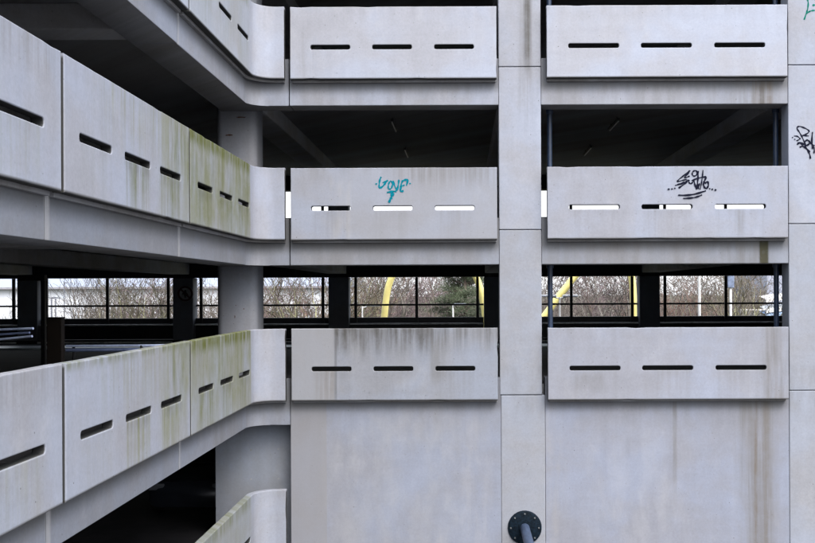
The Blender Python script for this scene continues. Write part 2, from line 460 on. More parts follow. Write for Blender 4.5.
# columns --------------------------------------------------------------------
cst = [(D + X(534), D + X(540.5), 3.95, 7.5, .04, .3, .1, DIRT_AND_SHADE, .9, 10, .26, .5),
       (D + X(530), D + X(541), 2.9, 7.5, .08, .4, .1, GREY, .6, 10, .34, .6)]
cm = concrete('column_concrete', (.475, .48, .515), cst, seed=52, streak=.1)
cm2 = concrete('column_concrete_low', (.425, .43, .455), [(10, 30, -2.2, -1.3, .1, .25, .06, GREY, .3, 4, .4, .6)], seed=54, streak=.1)
def column(name, x0, x1, z0, z1, mat, y0=YB - .006, y1=YB + .36, bev=.012, label=None):
    bm = bmesh.new(); box(bm, x0, x1, y0, y1, z0, z1, bev)
    return obj(name, mesh_from_bm(name, bm, [mat]), bld, label)
joints = [6.9, 3.95, 1.09, -1.81, GROUND]
cols_mid = []
for i in range(4):
    hi, lo = joints[i] - .008, joints[i+1] + .004
    if i == 3: cols_mid.append(column('column', .66, 1.432, lo, hi, cm2, YB, YB + .36))
    else: cols_mid.append(column('column', .640, 1.380, lo, hi, cm if i < 2 else cm2))
    j2 = [6.9, 3.96, 1.175, -1.75, GROUND]
    c = column('column', 5.720, 6.55, j2[i+1] + .004, j2[i] - .008, cm if i < 2 else cm2,
               label={0: 'upper right column with green marker lines', 1: 'right column with black tag'}.get(i))
    if i == 0: col_r_top = c
    if i == 1: col_r_mid = c
# rounded column behind the inner corner
rc = concrete('round_column_concrete', (.36, .362, .38), [], seed=57, streak=.2)
def rr_plan(x0, x1, y0, y1, r, seg=6):
    pts = []
    for cx, cy, a0 in ((x1 - r, y0 + r, -90), (x1 - r, y1 - r, 0), (x0 + r, y1 - r, 90), (x0 + r, y0 + r, 180)):
        for k in range(seg + 1):
            a = R(a0 + 90 * k / seg); pts.append((cx + r * math.cos(a), cy + r * math.sin(a)))
    return pts
for z0, z1 in ((-1.6, .95), (1.2, 3.75), (4.0, 6.55)):
    bm = bmesh.new(); prism(bm, rr_plan(-4.46, -3.73, 16.62, 17.3, .13), z0, z1)
    obj('column', mesh_from_bm('column', bm, [rc], smooth=25), bld)
# rust bleed marks where the reinforcement shows
rust = plain('rust_bleed', (.055, .028, .016), .9, var=.5, scale=30)
for (px, py, w, h) in ((229.5, 134.0, 8, 2.0), (242, 116.2, 10, 1.5), (234.5, 316, 1.0, 3.0), (243.5, 308, 1.0, 1.2), (235.5, 304.5, .9, 1.0)):
    bm = bmesh.new()
    cx, cz = X(px, 16.6), Z(py, 16.6)
    prof = []
    for k in range(14):
        a = 2 * math.pi * k / 14
        prof.append(bm.verts.new((cx + math.cos(a) * w / 110 * (1 + .25 * rnd.uniform(-1, 1)), 16.616, cz + math.sin(a) * h / 110 * (1 + .5 * rnd.uniform(-1, 1)))))
    bm.faces.new(prof)
    obj('rust_mark', mesh_from_bm('rust_mark', bm, [rust]), bld)

# lower walls ----------------------------------------------------------------
wst = [(D + X(286), D + X(333.5), -8, -1.3, .008, .1, .1, (.325, .323, .34), .65, 0, 0, 1),
       (D + X(286), D + X(560), -2.6, -1.3, .1, .5, .05, GREY, .2, 4, .36, .64), (D + X(286), D + X(560), -2.05, -1.3, .1, .09, .05, DIRT_AND_SHADE, .5, 0, 0, 1),  # second band here is painted shade under the parapet
       (D + X(334), D + X(470), -5.6, -2.1, .25, .4, .3, (.50, .51, .54), .35, 3, .4, .65),
       (D + X(470), D + X(500), -5.6, -2.1, .1, .4, .3, (.52, .52, .55), .3, 6, .4, .65)]
w1m = concrete('wall_concrete_left', (.375, .385, .43), wst, seed=61, streak=.14)
wst = [(D + X(752), D + X(790), -8, -1.7, .22, .1, .2, (.27, .26, .255), .6, 6, .30, .62),
       (D + X(757), D + X(785), -8, -1.7, .14, .1, .2, (.225, .216, .218), .62, 17, .32, .56),
       (D + X(773), D + X(780), -8, -1.7, .06, .1, .2, (.19, .16, .125), .42, 15, .32, .58),
       (D + X(765), D + X(768), -8, -1.7, .02, .1, .2, RUST, .5, 9, .30, .52),
       (D + X(748), D + X(760), -3.6, -1.8, .12, .8, .2, GREY, .55, 12, .36, .6),
       (D + X(683), D + X(687), -3.4, -1.8, .02, .6, .1, GREY, .6, 6, .3, .6),
       (D + X(540), D + X(570), -8, -1.7, .2, .3, .2, (.47, .45, .43), .35, 5, .35, .6),
       (D + X(545), D + X(800), -2.3, -1.3, .1, .3, .05, GREY, .25, 5, .36, .64), (D + X(545), D + X(800), -2.05, -1.3, .1, .09, .05, DIRT_AND_SHADE, .5, 0, 0, 1),  # the even band at the wall top is the parapet's shade, painted
       (D + X(600), D + X(700), -5.6, -2.5, .4, .4, .4, (.50, .51, .55), .3, 4, .4, .65)]
w2m = concrete('wall_concrete_right', (.385, .395, .445), wst, seed=63, streak=.14)
wst = [(10, 30, -8, -2.0, .1, .1, .2, GREY, .3, 3, .42, .62), (D + X(806), D + X(809), -8, -1.8, .02, .1, .1, GREY, .6, 9, .3, .5)]
w3m = concrete('wall_concrete_end', (.36, .37, .42), wst, seed=65, streak=.16, mottle=.34)
for (a, b, m, zt) in ((-3.036, .657, w1m, -1.50), (1.436, 5.716, w2m, -1.50)):
    bm = bmesh.new(); box(bm, a, b, YB + .002, YB + .3, GROUND, zt, .008)
    obj('wall', mesh_from_bm('wall', bm, [m]), bld)
cols_low = None
# recessed wall under the curved corner with its formwork holes
hst = [(10, 14, -8, -2, .1, .1, .1, (.30, .315, .35), .35, 5, .4, .6)]
hm = concrete('recess_concrete', (.35, .365, .395), hst, seed=66, streak=.22)
bm = bmesh.new(); box(bm, -4.46, -3.045, 16.52, 16.90, GROUND, -2.33, .01)
rw = obj('wall', mesh_from_bm('wall', bm, [hm]), bld)
for (px, py) in ((250.3, 449), (277.6, 448), (250.3, 478.3), (277.6, 477.8)):
    bm = bmesh.new()
    cx, cz = X(px, 16.52), Z(py, 16.52)
    tube(bm, [(cx, 16.516, cz), (cx, 16.524, cz)], .017, 14)
    obj('formwork_hole', mesh_from_bm('formwork_hole', bm, [M['soffit']]), rw)

# slabs, ceilings, inner walls -----------------------------------------------
plan = [(-4.345, -3.0), (-18, -3.0), (-18, 16.0), (-26, 16.0), (-26, 29.5), (16, 29.5), (16, 16.605), (-4.345, 16.605)]
for fz in (-4.4, -1.6, 1.2, 4.0, 6.8):
    bm = bmesh.new(); prism(bm, plan, fz - .06, fz)
    obj('deck_floor', mesh_from_bm('deck_floor', bm, [M['deck']]), bld)
    bm = bmesh.new(); prism(bm, plan, fz - .25, fz - .062)
    obj('ceiling', mesh_from_bm('ceiling', bm, [M['ceil']]), bld)
    for k in (-5, -4, -3, -2, -1, 0, 1, 2):
        xc = 1.0 + 5.03 * k
        bm = bmesh.new()
        y0 = 16.62 if k > -2 else (16.62 if xc > -4.4 else 16.1)
        box(bm, xc - .30, xc + .30, y0, 29.48, fz - .60, fz - .252, .02)
        obj('ceiling_beam', mesh_from_bm('ceiling_beam', bm, [M['ceil_beam']]), bld)
    for yc in (12.1, 8.2, 4.3):
        bm = bmesh.new(); box(bm, -17.9, -4.36, yc - .25, yc + .25, fz - .60, fz - .252, .02)
        obj('ceiling_beam', mesh_from_bm('ceiling_beam', bm, [M['ceil_beam']]), bld)
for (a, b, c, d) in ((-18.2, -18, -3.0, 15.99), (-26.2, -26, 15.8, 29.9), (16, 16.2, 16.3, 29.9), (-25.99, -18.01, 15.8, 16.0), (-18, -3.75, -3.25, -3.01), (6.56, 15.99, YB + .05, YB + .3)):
    bm = bmesh.new(); box(bm, a, b, c, d, GROUND, 7.6)  # unseen solid walls, added to keep daylight out of the decks
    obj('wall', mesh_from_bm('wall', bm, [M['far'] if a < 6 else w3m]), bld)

# far side of the decks: columns, beams, low walls, railings ------------------
YF = 29.55
far_cols = [1.0 + 5.0 * k for k in range(-5, 4)]
for fl in (-4.4, -1.6, 1.2, 4.0):
    for xc in far_cols:
        bm = bmesh.new(); box(bm, xc - .325, xc + .325, YF, YF + .5, fl + .0, fl + 2.085, .015)
        o = obj('column', mesh_from_bm('column', bm, [M['far_col']]), bld)
        if fl == -1.6 and abs(xc + 9) < .1: sign_col = o
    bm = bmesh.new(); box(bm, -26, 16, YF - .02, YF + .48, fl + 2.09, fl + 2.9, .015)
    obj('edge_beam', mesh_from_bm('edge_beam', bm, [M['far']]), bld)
    for a, b in zip(far_cols, far_cols[1:]):
        x0, x1 = a + .335, b - .335
        bm = bmesh.new(); box(bm, x0, x1, YF + .25, YF + .40, fl + .11, fl + .79, .01)
        w = obj('parapet_panel', mesh_from_bm('parapet_panel', bm, [M['black']]), bld)
        bm = bmesh.new(); box(bm, x0 + .02, x1 - .02, YF + .05, YF + .245, fl + .56, fl + .605, .006)
        obj('ledge', mesh_from_bm('ledge', bm, [M['pale_edge']]), w)
        bm = bmesh.new(); box(bm, x0, x1, YF - .05, YF + .24, fl + .001, fl + .055, .006)
        obj('kerb', mesh_from_bm('kerb', bm, [M['pale_edge']]), w)
        rl = bmesh.new(); box(rl, x0, x1, YF + .30, YF + .345, fl + 1.165, fl + 1.225, .004)
        r_ = obj('railing', mesh_from_bm('railing', rl, [M['black']]), bld)
        for xp in ((a + b) / 2, a + .53, b - .53):
            bm = bmesh.new(); box(bm, xp - .045, xp + .045, YF + .17, YF + .245, fl + .607, fl + 2.085, .006)
            obj('railing_post', mesh_from_bm('railing_post', bm, [M['black']]), r_)
    # raised walkway strip along the far side
    bm = bmesh.new(); box(bm, -25.9, 15.9, 26.3, 27.5, fl + .001, fl + .05, .01)
    obj('walkway_strip', mesh_from_bm('walkway_strip', bm, [plain('wet_walkway', (.50, .56, .75), .3, var=.7, scale=.5, spec=.6)]), bld)

# ------------------------------------------------------------------ graffiti (paint on the panels)
def catmull(pts, n=6):
    if len(pts) < 3: return pts
    out = []
    P = [pts[0]] + list(pts) + [pts[-1]]
    for i in range(1, len(P) - 2):
        p0, p1, p2, p3 = (Vector(p) for p in P[i-1:i+3])
        for k in range(n):
            t = k / n
            out.append(tuple(.5 * ((2*p1) + (-p0+p2)*t + (2*p0-5*p1+4*p2-p3)*t*t + (-p0+3*p1-3*p2+p3)*t*t*t)))
    out.append(tuple(pts[-1]))
    return out

def graffiti(name, strokes, dots, ox, oy, sc, y, mat, parent, label, smooth=True):
    bm = bmesh.new()
    lay = 0
    def P(p): return ((ox + p[0] / sc - VX) / F * y, (VY - (oy + p[1] / sc)) / F * y)
    for st in strokes:
        w, pts = st[0] * 1.4, st[1:]
        q = [Vector(P(p)) for p in (catmull(pts) if smooth else pts)]
        yy = y - .003 - lay * .0004; lay += 1
        w = w * .5
        prev = None
        for i, p in enumerate(q):
            t = (q[min(i+1, len(q)-1)] - q[max(i-1, 0)])
            if t.length < 1e-9: continue
            t.normalize(); nn = Vector((-t.y, t.x))
            ww = w * (0.85 + .25 * math.sin(i * .9 + lay))
            if i == 0 or i == len(q) - 1: ww *= .75
            a = bm.verts.new((p.x + nn.x * ww, yy, p.y + nn.y * ww)); b = bm.verts.new((p.x - nn.x * ww, yy, p.y - nn.y * ww))
            if prev: bm.faces.new((prev[0], prev[1], b, a))
            prev = (a, b)
    for (cx, cy, r) in dots:
        x, z = P((cx, cy))
        yy = y - .003 - lay * .0004; lay += 1
        bm.faces.new([bm.verts.new((x + r * math.cos(a) * 1.1, yy, z + r * .85 * math.sin(a))) for a in [2 * math.pi * k / 12 for k in range(12)]])
    return obj(name, mesh_from_bm(name, bm, [mat]), parent, label)

graffiti('graffiti', [
    (.024, (288,150),(276,172),(268,222),(272,252),(300,236),(325,206),(346,180)),
    (.018, (346,180),(320,194),(298,204)),
    (.022, (374,184),(356,208),(350,244),(360,262),(380,250),(389,214),(378,186)),
    (.024, (396,184),(406,225),(430,274)),
    (.024, (430,276),(441,226),(448,176)),
    (.026, (484,182),(470,214),(462,280),(490,276)),
    (.020, (466,236),(484,230),(500,224)),
    (.026, (474,192),(500,180),(526,178),(516,232)),
    (.030, (338,292),(380,285),(426,280)),
    (.040, (392,288),(382,320),(374,350)),
    (.030, (404,300),(380,330),(356,384)),
    ], [(243,213,.016),(549,211,.014)], 350, 160, 9.056, D, M['teal_paint'], panels[('b1', 2)], 'teal spray paint scrawl')
graffiti('graffiti', [
    (.020, (366,102),(352,128),(316,166),(340,164),(364,154)),
    (.020, (364,104),(312,148),(250,200),(290,196),(340,182)),
    (.020, (336,192),(330,206),(290,224),(230,240)),
    (.024, (352,186),(320,222),(262,264)),
    (.020, (246,236),(280,222),(318,208)),
    (.020, (408,104),(388,122),(390,148),(411,154),(430,136),(424,110),(408,104)),
    (.020, (358,188),(356,210),(372,224),(392,208),(402,182)),
    (.024, (440,108),(438,170),(432,230),(424,276)),
    (.022, (402,196),(412,240),(426,276)),
    (.018, (484,100),(478,160),(468,224),(456,278)),
    (.020, (380,196),(440,174),(514,160)),
    (.022, (514,162),(494,206),(484,240)),
    (.024, (494,200),(490,244),(512,268),(532,240),(524,206),(500,222)),
    (.024, (440,272),(446,240),(452,220)),
    (.024, (258,327),(350,327),(430,312),(510,288)),
    (.022, (303,357),(380,352),(430,342),(475,325)),
    ], [(172,273,.019),(202,271,.015),(228,265,.015),(543,270,.013),(567,275,.016),(596,281,.018)], 650, 160, 9.056, D, M['black_paint'], panels[('b2', 2)], 'black marker tag with two underlines')
graffiti('graffiti', [
    (.020, (545,262),(520,205),(490,150),(463,104),(490,86),(550,105),(594,136),(570,166),(522,184)),
    (.018, (522,186),(556,188),(592,190)),
    (.018, (430,190),(468,194),(500,222)),
    (.018, (455,242),(478,234),(502,214)),
    (.020, (460,285),(492,268),(528,292)),
    (.020, (466,268),(510,262),(540,288)),
    (.022, (490,312),(530,304),(574,342),(600,390),(606,436)),
    (.024, (562,236),(546,268),(568,292),(602,266),(584,238),(562,236)),
    (.022, (632,146),(624,240),(630,332)),
    (.022, (596,250),(622,276),(652,300)),
    (.020, (546,280),(562,318),(604,366)),
    (.020, (640,300),(650,340),(646,380)),
    ], [(414,206,.012),(438,226,.012),(606,430,.016)], 755, 120, 10.87, YB - .006, M['black_paint'], col_r_mid, 'black marker tag on the right column')
graffiti('graffiti', [
    (.020, (716,-60),(724,0),(738,60),(730,140),(712,200),(682,290)),
    (.020, (714,208),(750,180),(790,166),(830,162)),
    (.018, (770,-20),(790,4),(822,6)),
    ], [(812,92,.022)], 755, 0, 13.57, YB - .006, M['green_paint'], col_r_top, 'green marker lines')

# ------------------------------------------------------------------ things fixed to or standing in the building
# flanged pipe
Yw = YB - .001
fx, fz_ = X(523.8, 16.13), Z(527.9, 16.13)
pipe = empty('flanged_pipe', (fx, Yw, fz_), 'dark blue round bolted flange with a grey pipe coming straight out of the wall', 'pipe')
bm = bmesh.new()
prof = [(.0, -.03), (.27, -.03), (.292, -.022), (.298, -.010), (.298, .0)]
n = 48
rings = []
for r_, d_ in prof[1:]:
    rings.append([bm.verts.new((fx + r_ * math.cos(2*math.pi*k/n), Yw + d_, fz_ + r_ * math.sin(2*math.pi*k/n))) for k in range(n)])
bm.faces.new(rings[0])
for a, b in zip(rings, rings[1:]):
    for k in range(n): bm.faces.new((a[k], a[(k+1) % n], b[(k+1) % n], b[k]))
obj('flange', mesh_from_bm('flange', bm, [M['flange']], smooth=30), pipe)
for k in range(8):
    a = math.pi / 4 * k
    bx_, bz_ = fx + .246 * math.cos(a), fz_ + .246 * math.sin(a)
    bm = bmesh.new()
    tube(bm, [(bx_, Yw - .030, bz_), (bx_, Yw - .046, bz_)], .015, 6)
    tube(bm, [(bx_, Yw - .046, bz_), (bx_, Yw - .060, bz_)], .008, 8)
    obj('bolt', mesh_from_bm('bolt', bm, [M['bolt']]), pipe)
bm = bmesh.new()
pts = [(fx, Yw - .03, fz_), (fx, Yw - 2.2, fz_)]
for k in range(1, 9):
    a = math.pi / 2 * k / 8
    pts.append((fx, Yw - 2.2 - .3 * math.sin(a), fz_ - .3 * (1 - math.cos(a))))
pts.append((fx, Yw - 2.5, GROUND))
tube(bm, pts, .083, 24)
obj('pipe_run', mesh_from_bm('pipe_run', bm, [M['pipe_grey']], smooth=40), pipe)
bm = bmesh.new(); tube(bm, [(fx, Yw - .03, fz_), (fx, Yw - .05, fz_)], .105, 28)
obj('weld_collar', mesh_from_bm('weld_collar', bm, [M['flange']], smooth=40), pipe)

# blue rainwater pipes inside the right bay
for (px, lab) in ((550.2, 'dark blue rainwater pipe beside the middle column'), (776.3, 'dark blue rainwater pipe at the right end of the right bay')):
    xx = X(px, 16.72)
    dp = empty('drainpipe', (xx, 16.72, -1.6), lab, 'drainpipe', 'rainwater pipes of the right bay')
    for k, (z0, z1) in enumerate(((-1.6, .945), (1.201, 3.745), (4.001, 6.545))):
        bm = bmesh.new(); tube(bm, [(xx, 16.72, z0), (xx, 16.72, z1)], .046, 18)
        obj('pipe_run', mesh_from_bm('pipe_run', bm, [M['navy']], smooth=40), dp)
        bm = bmesh.new(); tube(bm, [(xx, 16.72, z1 - .52), (xx, 16.72, z1 - .43)], .066, 18)
        tube(bm, [(xx, 16.72, z0 + .9), (xx, 16.72, z0 + .94)], .056, 18)
        obj('pipe_collar', mesh_from_bm('pipe_collar', bm, [M['navy']], smooth=40), dp)

# fluorescent battens on the ceiling of the middle deck
def batten(x, y0, y1, lab):
    t = empty('ceiling_light', (x, (y0 + y1) / 2, 3.75), lab, 'ceiling light', 'batten lights under the middle deck ceiling')
    bm = bmesh.new(); box(bm, x - .03, x + .03, y0, y1, 3.645, 3.70, .008)
    obj('housing', mesh_from_bm('housing', bm, [M['black']]), t)
    bm = bmesh.new(); tube(bm, [(x, y0 + .03, 3.628), (x, y1 - .03, 3.628)], .014, 12)
    obj('lamp_tube', mesh_from_bm('lamp_tube', bm, [M['tube']], smooth=40), t)
    for yy in (y0 + .2, y1 - .2):
        bm = bmesh.new(); tube(bm, [(x, yy, 3.70), (x, yy, 3.75)], .012, 8)
        obj('hanger', mesh_from_bm('hanger', bm, [M['black']]), t)
batten(-1.50, 19.6, 20.8, 'front batten light over the left bay, seen above the teal graffiti')
batten(-1.47, 23.5, 24.8, 'rear batten light over the left bay, just above the parapet')
batten(3.33, 19.6, 20.8, 'front batten light over the right bay')
batten(3.26, 23.3, 24.6, 'rear batten light over the right bay, lower and left of its neighbour')

# round sign on the far pillar
sg = empty('round_sign', (X(185.4, YF), YF - .01, Z(292.5, YF)), 'dark round prohibition sign on a black pillar beyond the left wing', 'sign')
sx, sz_ = X(185.4, YF), Z(292.5, YF)
def disc(bm, r, y, n=36, r_in=0):
    o_ = [bm.verts.new((sx + r * math.cos(2*math.pi*k/n), y, sz_ + r * math.sin(2*math.pi*k/n))) for k in range(n)]
    if not r_in: bm.faces.new(o_); return
    i_ = [bm.verts.new((sx + r_in * math.cos(2*math.pi*k/n), y, sz_ + r_in * math.sin(2*math.pi*k/n))) for k in range(n)]
    for k in range(n): bm.faces.new((o_[k], o_[(k+1) % n], i_[(k+1) % n], i_[k]))
bm = bmesh.new(); tube(bm, [(sx, YF - .004, sz_), (sx, YF - .016, sz_)], .255, 40)
obj('sign_plate', mesh_from_bm('sign_plate', bm, [plain('sign_white', (.30, .30, .31), .5)]), sg)
bm = bmesh.new(); disc(bm, .250, YF - .020, 40, .185)
dvec = Vector((1, -1)).normalized(); nv = Vector((dvec.y, -dvec.x)) * .028
a0 = Vector((sx, sz_)) - dvec * .20; a1 = Vector((sx, sz_)) + dvec * .20
bm.faces.new([bm.verts.new((p.x, YF - .022, p.y)) for p in (a0 + nv, a1 + nv, a1 - nv, a0 - nv)])
obj('sign_ring', mesh_from_bm('sign_ring', bm, [plain('sign_red', (.05, .012, .012), .5)]), sg)
bm = bmesh.new()
for pts in (((-.03,.12),(.03,.12),(.045,.0),(.02,-.14),(-.02,-.14),(-.05,0)), ((-.09,.02),(-.05,.06),(-.04,0),(-.10,-.05)), ((.05,.03),(.10,-.03),(.08,-.06),(.04,-.01))):
    bm.faces.new([bm.verts.new((sx + p[0], YF - .019, sz_ + p[1])) for p in pts])
obj('sign_symbol', mesh_from_bm('sign_symbol', bm, [M['black']]), sg)

# ticket post, bracket post and guard rail on the wing deck
yy = 12.6
tx = X(54, yy)
tp = empty('ticket_post', (tx, yy, -1.6), 'dark brown square post standing behind the lower left wing parapet', 'post')
bm = bmesh.new(); box(bm, tx - .105, tx + .105, yy, yy + .10, -1.56, Z(315.5, yy) - .02, .01)
obj('body', mesh_from_bm('body', bm, [M['brown']]), tp)
bm = bmesh.new(); box(bm, tx - .112, tx + .112, yy - .008, yy + .108, Z(315.5, yy) - .019, Z(315.5, yy), .006)
obj('cap', mesh_from_bm('cap', bm, [M['brown']]), tp)
bm = bmesh.new(); box(bm, tx - .16, tx + .16, yy - .04, yy + .14, -1.6, -1.561, .005)
obj('base_plate', mesh_from_bm('base_plate', bm, [M['black']]), tp)
yy = 20.0
px_ = X(42.6, yy)
bp = empty('bracket_post', (px_, yy, -1.6), 'thin black steel post with a short arm at its top in the left wing', 'post')
bm = bmesh.new(); box(bm, px_ - .045, px_ + .045, yy, yy + .09, -1.6, Z(279, yy), .006)
obj('shaft', mesh_from_bm('shaft', bm, [M['black']]), bp)
bm = bmesh.new(); box(bm, X(18, yy), px_ + .05, yy - .03, yy + .12, Z(279, yy) + .001, Z(273, yy), .01)
obj('arm', mesh_from_bm('arm', bm, [M['black']]), bp)

gr_y = 10.0
gx1 = X(33, gr_y)
gr = empty('guard_rail', (gx1 - 2, gr_y, -1.6), 'three thin pale blue guard rails ending beside the pillar at the left edge', 'guard rail')
gz = Z(331, gr_y)
rp = plain('rail_paint', (.52, .60, .85), .3); rp2 = plain('rail_paint_dark', (.16, .20, .34), .3)
for (xe, ye, yl, m_, rr) in ((33, 326.6, 327.6, rp, .013), (29.5, 330.8, 332.6, rp2, .012), (32, 334.4, 337.4, rp, .013)):
    bm = bmesh.new()
    tube(bm, [(X(xe, gr_y), gr_y, Z(ye, gr_y)), (X(-60, gr_y + .3), gr_y + .3, Z(yl + (yl - ye) * 1.8, gr_y + .3))], rr, 12)
    obj('rail', mesh_from_bm('rail', bm, [m_], smooth=40), gr)
for k in range(2):
    bm = bmesh.new(); xx = gx1 - .55 - 1.9 * k
    box(bm, xx - .03, xx + .03, gr_y + .015 - .117 * (xx - gx1) * -1, gr_y + .115 - .117 * (xx - gx1) * -1, -1.6, gz + .06, .005)
    obj('rail_post', mesh_from_bm('rail_post', bm, [M['black']]), gr)

yr = 13.4
g2 = empty('guard_rail', (X(130, yr), yr, -1.6), 'low pale blue guard rail right of the brown post, sinking behind the lower left parapet', 'guard rail')
for (yp, m_, rr) in ((344.3, rp, .016), (348.5, rp2, .026)):
    bm = bmesh.new(); tube(bm, [(X(66, yr), yr, Z(yp, yr)), (X(214, yr), yr + .1, Z(yp, yr))], rr, 12)
    obj('rail', mesh_from_bm('rail', bm, [m_], smooth=40), g2)
for px in (72, 140, 208):
    bm = bmesh.new(); tube(bm, [(X(px, yr), yr + .05, -1.6), (X(px, yr), yr + .05, Z(344, yr))], .02, 10)
    obj('rail_post', mesh_from_bm('rail_post', bm, [M['black']], smooth=40), g2)

# dark car on the lowest deck -------------------------------------------------
def lofted(bm, secs):
    rings = [[bm.verts.new(p) for p in s] for s in secs]
    n = len(rings[0])
    for a, b in zip(rings, rings[1:]):
        for k in range(n): bm.faces.new((a[k], a[(k+1) % n], b[(k+1) % n], b[k]))
    bm.faces.new(rings[0][::-1]); bm.faces.new(rings[-1])
carpaint = plain('dark_car_paint', (.02, .024, .034), .16, .3, .1, 3, .6, 0)
glass = plain('car_glass', (.01, .012, .014), .06, 0, .1, 3, .8, 0)
cx, cy, cz = X(193, 18.3), 17.9, -4.4
car = empty('parked_car', (cx, cy + 2.1, cz), 'dark hatchback in deep shade on the lowest deck under the left wing', 'car')
bm = bmesh.new()
secs = []
for (y, w, zb, zt) in ((0, .62, .30, .62), (.06, .76, .22, .70), (.25, .84, .20, .78), (1.0, .88, .20, .90), (1.6, .88, .20, .95), (3.2, .88, .20, .97), (3.9, .84, .22, .95), (4.15, .74, .30, .85)):
    secs.append([(cx + sx_ * w * a, cy + y, cz + zb + (zt - zb) * b) for sx_, a, b in ((-1, .9, 0), (1, .9, 0), (1, 1, .25), (1, 1.0, .65), (1, .93, .92), (1, .70, 1), (-1, .70, 1), (-1, .93, .92), (-1, 1.0, .65), (-1, 1, .25))])
lofted(bm, secs)
bodyo = obj('body', mesh_from_bm('body', bm, [carpaint], smooth=40), car)
bm = bmesh.new()
secs = []
for (y, w, zt) in ((1.05, .70, .93), (1.75, .64, 1.36), (2.2, .62, 1.43), (3.1, .62, 1.41), (3.6, .64, 1.28), (4.0, .70, .96)):
    secs.append([(cx - .80, cy + y, cz + .90), (cx + .80, cy + y, cz + .90), (cx + w, cy + y, cz + zt), (cx - w, cy + y, cz + zt)])
lofted(bm, secs)
obj('cabin_glass', mesh_from_bm('cabin_glass', bm, [glass], smooth=40), car)
bm = bmesh.new(); box(bm, cx - .60, cx + .60, cy + 1.95, cy + 3.35, cz + 1.40, cz + 1.455, .02)
obj('roof', mesh_from_bm('roof', bm, [carpaint]), car)
tyre = plain('tyre_rubber', (.015, .015, .015), .8); 
for sx_ in (-1, 1):
    for yy in (.75, 3.35):
        bm = bmesh.new(); tube(bm, [(cx + sx_ * .70, cy + yy, cz + .31), (cx + sx_ * .895, cy + yy, cz + .31)], .31, 28)
        w = obj('wheel', mesh_from_bm('wheel', bm, [tyre], smooth=40), car)
        bm = bmesh.new(); tube(bm, [(cx + sx_ * .85, cy + yy, cz + .31), (cx + sx_ * .90, cy + yy, cz + .31)], .20, 20)
        obj('rim', mesh_from_bm('rim', bm, [M['galv']], smooth=40), w)
    bm = bmesh.new(); box(bm, cx + sx_ * .62 - .16, cx + sx_ * .62 + .16, cy + .005, cy + .16, cz + .56, cz + .69, .03)
    obj('headlight', mesh_from_bm('headlight', bm, [plain('headlight_lens', (.12, .13, .15), .1, 0, .1, 3, .5, 0)]), car)

# ------------------------------------------------------------------ setting outside
def ground():
    bm = bmesh.new()
    bm.faces.new([bm.verts.new(p) for p in ((-1500, -1500, GROUND), (1500, -1500, GROUND), (1500, 1500, GROUND), (-1500, 1500, GROUND))])
    n_ = N('ground_mix')
    tc = n_.node('ShaderNodeTexCoord')
    a = n_.noise(tc.outputs['Object'], .05, 6, .6); b = n_.noise(tc.outputs['Object'], 1.5, 6, .7)
    sp = n_.node('ShaderNodeSeparateXYZ'); n_.nt.links.new(tc.outputs['Object'], sp.inputs[0])
    grass = n_.mix(b, (.035, .040, .018), (.085, .075, .045))
    asph = n_.mix(b, (.05, .05, .052), (.085, .083, .082))
    m = n_.math('MULTIPLY', n_.step(sp.outputs[1], 31, 33), n_.step(a, .36, .44))
    n_.put(n_.b.inputs['Base Color'], n_.mix(m, asph, grass)); n_.b.inputs['Roughness'].default_value = .9
    o = obj('ground', mesh_from_bm('ground', bm, [n_.mat])); o['kind'] = 'structure'
ground()

# bare trees ------------------------------------------------------------------
def seg3(bm, a, b, r0, r1, k=3):
    t = (b - a)
    if t.length < 1e-6: return
    t.normalize()
    n_ = t.orthogonal().normalized(); c_ = t.cross(n_)
    A = [bm.verts.new(a + (n_ * math.cos(2*math.pi*i/k) + c_ * math.sin(2*math.pi*i/k)) * r0) for i in range(k)]
    B_ = [bm.verts.new(b + (n_ * math.cos(2*math.pi*i/k) + c_ * math.sin(2*math.pi*i/k)) * r1) for i in range(k)]
    for i in range(k): bm.faces.new((A[i], A[(i+1) % k], B_[(i+1) % k], B_[i]))

